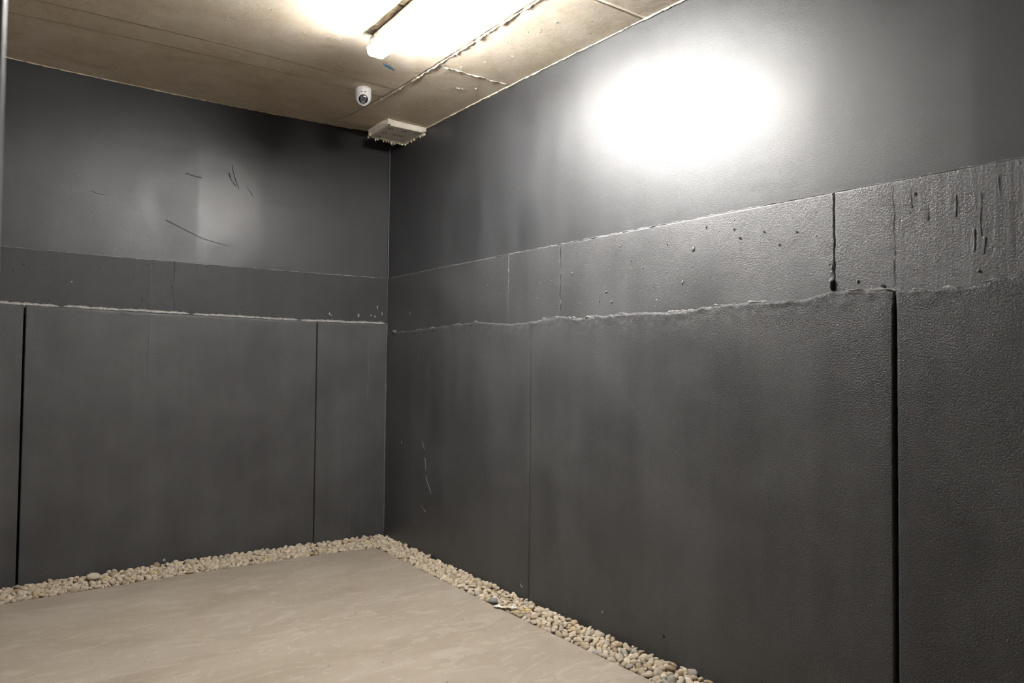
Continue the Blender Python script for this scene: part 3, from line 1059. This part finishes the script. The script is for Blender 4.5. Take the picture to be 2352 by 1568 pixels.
# which stones show largest from the photograph's viewpoint (a small depth buffer of discs)
def shown(P):
    d = P[:, :3] - CAM
    X, Y, Zd = d @ CR, d @ CU, d @ CF
    px = 1176 + FPX*X/Zd
    py = 784 - FPX*Y/Zd
    rad = FPX*P[:, 3]*.72/Zd
    buf = np.full((1568//2, 2352//2), -1, dtype=np.int32)
    order = np.argsort(-np.linalg.norm(d, axis=1))
    for i in order:
        r = rad[i]/2
        cx, cy = px[i]/2, py[i]/2
        x0, x1 = int(cx - r), int(cx + r) + 1
        y0, y1 = int(cy - r*.8), int(cy + r*.8) + 1
        if x1 < 0 or y1 < 0 or x0 >= buf.shape[1] or y0 >= buf.shape[0]:
            continue
        x0, y0 = max(x0, 0), max(y0, 0)
        buf[y0:y1 + 1, x0:x1 + 1] = i
    return np.bincount(buf[buf >= 0], minlength=len(P)), px, py


cnt, ppx, ppy = shown(P)
N_SINGLE = 290
single = set(np.argsort(-cnt)[:N_SINGLE].tolist())


def pebble_mat(name, a, b, source):
    t = NT(name)
    if source == 'island':
        g = t.n('ShaderNodeNewGeometry')
        r = g.outputs['Random Per Island']
        c = t.ramp(r, [(0.0, (.47, .385, .28)), (.22, (.56, .475, .36)), (.42, (.50, .415, .305)), (.62, (.59, .515, .41)), (.76, (.43, .335, .23)), (.87, (.55, .445, .30)), (.95, (.40, .37, .33)), (1.0, (.52, .445, .345))])
    else:
        oi = t.n('ShaderNodeObjectInfo')
        c = t.ramp(oi.outputs['Random'], [(0, a), (1, b)])
    m = t.noise(t.pos(), 55, 5, .6, .5)
    c = t.mix(.5, c, t.ramp(m, [(.3, (.36, .35, .33)), (.7, (.62, .62, .62))]), 'OVERLAY')
    t.set(Base_Color=c, Roughness=.72)
    t.b.inputs['Specular IOR Level'].default_value = .3
    t.l(t.bump(t.noise(t.pos(), 110, 4, .6), 1.0, .0012), t.b.inputs['Normal'])
    return t.m


PM = {'cream': pebble_mat('cream_stone', (.50, .42, .31), (.60, .525, .415), 'o'),
      'tan': pebble_mat('tan_stone', (.42, .325, .225), (.49, .39, .275), 'o'),
      'yellow': pebble_mat('yellowish_stone', (.55, .43, .25), (.58, .46, .29), 'o'),
      'grey': pebble_mat('grey_stone', (.38, .345, .30), (.45, .415, .365), 'o')}
CW = {'cream': 'cream', 'tan': 'tan', 'yellow': 'yellowish', 'grey': 'pale grey'}


def pebble_label(c, x, y, a):
    """colour, size and place of a single stone, told by things one can find in the picture"""
    size = 'big' if a > .024 else ('small' if a < .0175 else 'medium')
    if -y > bwy(-x)*-1 + STRIP_B and -x < .45 or -x < STRIP_R:
        o = rwx(-y) - x
        row = 'at the wall' if o < .07 else ('at the slab edge' if o > .145 else 'mid strip')
        d = -y/KR
        zone = ('right strip at bottom border' if d > 2.95 else 'right strip above bottom border' if d > 2.45 else
                'right strip past narrow joint' if d > 1.968 else 'right strip by the torn tape' if d > 1.6 else 'right strip towards the corner')
    else:
        o = bwy(-x) - y
        row = 'at the wall' if o < .10 else ('at the slab edge' if o > .22 else 'mid strip')
        d = -x/KB
        zone = ('back strip left of wide joint' if d > 2.388 else 'back strip right of wide joint' if d > 1.7 else 'back strip towards the corner')
    return f'{size} {CW[c]} pebble {row} in the {zone}'


MESHES = {}


def pebble_obj(k, x, y, z, a, r, v, c, label=None):
    key = (v, c)
    if key not in MESHES:
        V, F = HIGHP[v]
        me = mesh_np('pebble', V, F)
        me.polygons.foreach_set('use_smooth', np.ones(len(me.polygons), dtype=bool))
        me.materials.append(PM[c])
        MESHES[key] = me
    o = bpy.data.objects.new('pebble', MESHES[key])
    COL.objects.link(o)
    o.location = (x, y, z)
    o.rotation_euler = r
    o.scale = (a, a, a)
    lb = label or pebble_label(c, x, y, a)
    tag(o, lb, 'pebble', None if label else lb.replace('pebble', 'pebbles', 1))
    return o


for k in sorted(single):
    x, y, z, a = peb[k]
    pebble_obj(k, x, y, z, a, rot[k], var[k], cls[k])
PM['dark'] = pebble_mat('blue_grey_stone', (.27, .262, .262), (.28, .272, .272), 'o')
pebble_obj(0, -1.95, -.115, .075, .043, (.1, .25, .5), 3, 'cream', 'largest flat cream pebble, against the back wall near the left border')
pebble_obj(0, -.172, -1.767, .064, .027, (.2, .1, 2.4), 5, 'dark', 'blue grey pebble beside the torn white tape in the right strip')
# all remaining stones, one object for each strip
M_MIX = pebble_mat('mixed_stone', None, None, 'island')
for right in (False, True):
    Vs, Fs, base = [], [], 0
    for k in range(N):
        x, y, z, a = peb[k]
        if k in single or (y < bwy(-x) - STRIP_B) != right: continue
        V, F = LOWP[var[k]]
        rx, ry, rz = rot[k]
        R = np.array((Matrix.Rotation(rz, 3, 'Z') @ Matrix.Rotation(ry, 3, 'Y') @ Matrix.Rotation(rx, 3, 'X')))
        Vs.append(V @ R.T*a + np.array([x, y, z]))
        Fs.append(F + base)
        base += len(V)
    o = link('pebble_gravel', mesh_np('pebble_gravel', np.concatenate(Vs), np.concatenate(Fs)), M_MIX)
    tag(o, 'mass of small cream pebbles filling the strip along the ' + ('right wall' if right else 'back wall'), 'gravel', kind='stuff')

# ------------------------------------------------------------------ litter in and beside the strip
def strip_obj(name, pts, width, th, mat, label, cat, twist=.4):
    P_ = [Vector(p) for p in pts]
    bm = bmesh.new()
    secs = []
    for i, p in enumerate(P_):
        d = (P_[min(i + 1, len(P_) - 1)] - P_[max(i - 1, 0)]).normalized()
        n = Vector((-d.y, d.x, 0)).normalized()
        up = Vector((0, 0, 1))
        tw = twist*math.sin(i*1.9)
        a = n*math.cos(tw) + up*math.sin(tw)
        b = up*math.cos(tw) - n*math.sin(tw)
        w = width*(1 if 0 < i < len(P_) - 1 else .5)*(1 + .3*math.sin(i*2.7))
        secs.append([tuple(p + a*w*s_ + b*th*t_) for s_, t_ in ((-.5, -.5), (.5, -.5), (.5, .5), (-.5, .5))])
    add_loft(bm, secs)
    o = link(name, bm_mesh(name, bm), mat, None, False)
    tag(o, label, cat)
    return o


M_TAPE = plain('white_plastic_film', (.74, .70, .62), .5, .4, .1, 50)
M_YEL = plain('yellow_plastic', (.78, .50, .02), .4, .5)
strip_obj('torn_tape', [(-.205, -1.82, .058), (-.198, -1.85, .066), (-.186, -1.88, .062), (-.175, -1.91, .070), (-.160, -1.935, .076), (-.145, -1.945, .073), (-.13, -1.96, .078)],
          .018, .002, M_TAPE, 'torn strip of white tape lying in the right pebble strip', 'tape')
strip_obj('cable_tie', [(-.148, -1.995, .073), (-.125, -2.017, .077), (-.105, -2.035, .075)], .005, .003, M_YEL,
          'short yellow plastic tie on the pebbles of the right strip', 'cable tie', .1)
# tiny flakes scattered on the slab
bm = bmesh.new()
for _ in range(70):
    x, y = random.uniform(-2.4, -.25), random.uniform(-3.6, -.5)
    r = random.uniform(.002, .006)
    a = random.uniform(0, 6.28)
    n = random.choice((3, 4, 5))
    lo = [(x + r*math.cos(a + 6.28*k/n)*random.uniform(.5, 1.6), y + r*math.sin(a + 6.28*k/n), FLOOR_Z + .0002) for k in range(n)]
    add_loft(bm, [lo, [(p[0], p[1], p[2] + .0012) for p in lo]])
o = link('floor_flakes', bm_mesh('floor_flakes', bm), plain('grey_flakes', (.20, .20, .20), .8, .3, .5, 300), None, False)
tag(o, 'tiny grey paint flakes scattered over the concrete floor', 'debris', kind='stuff')
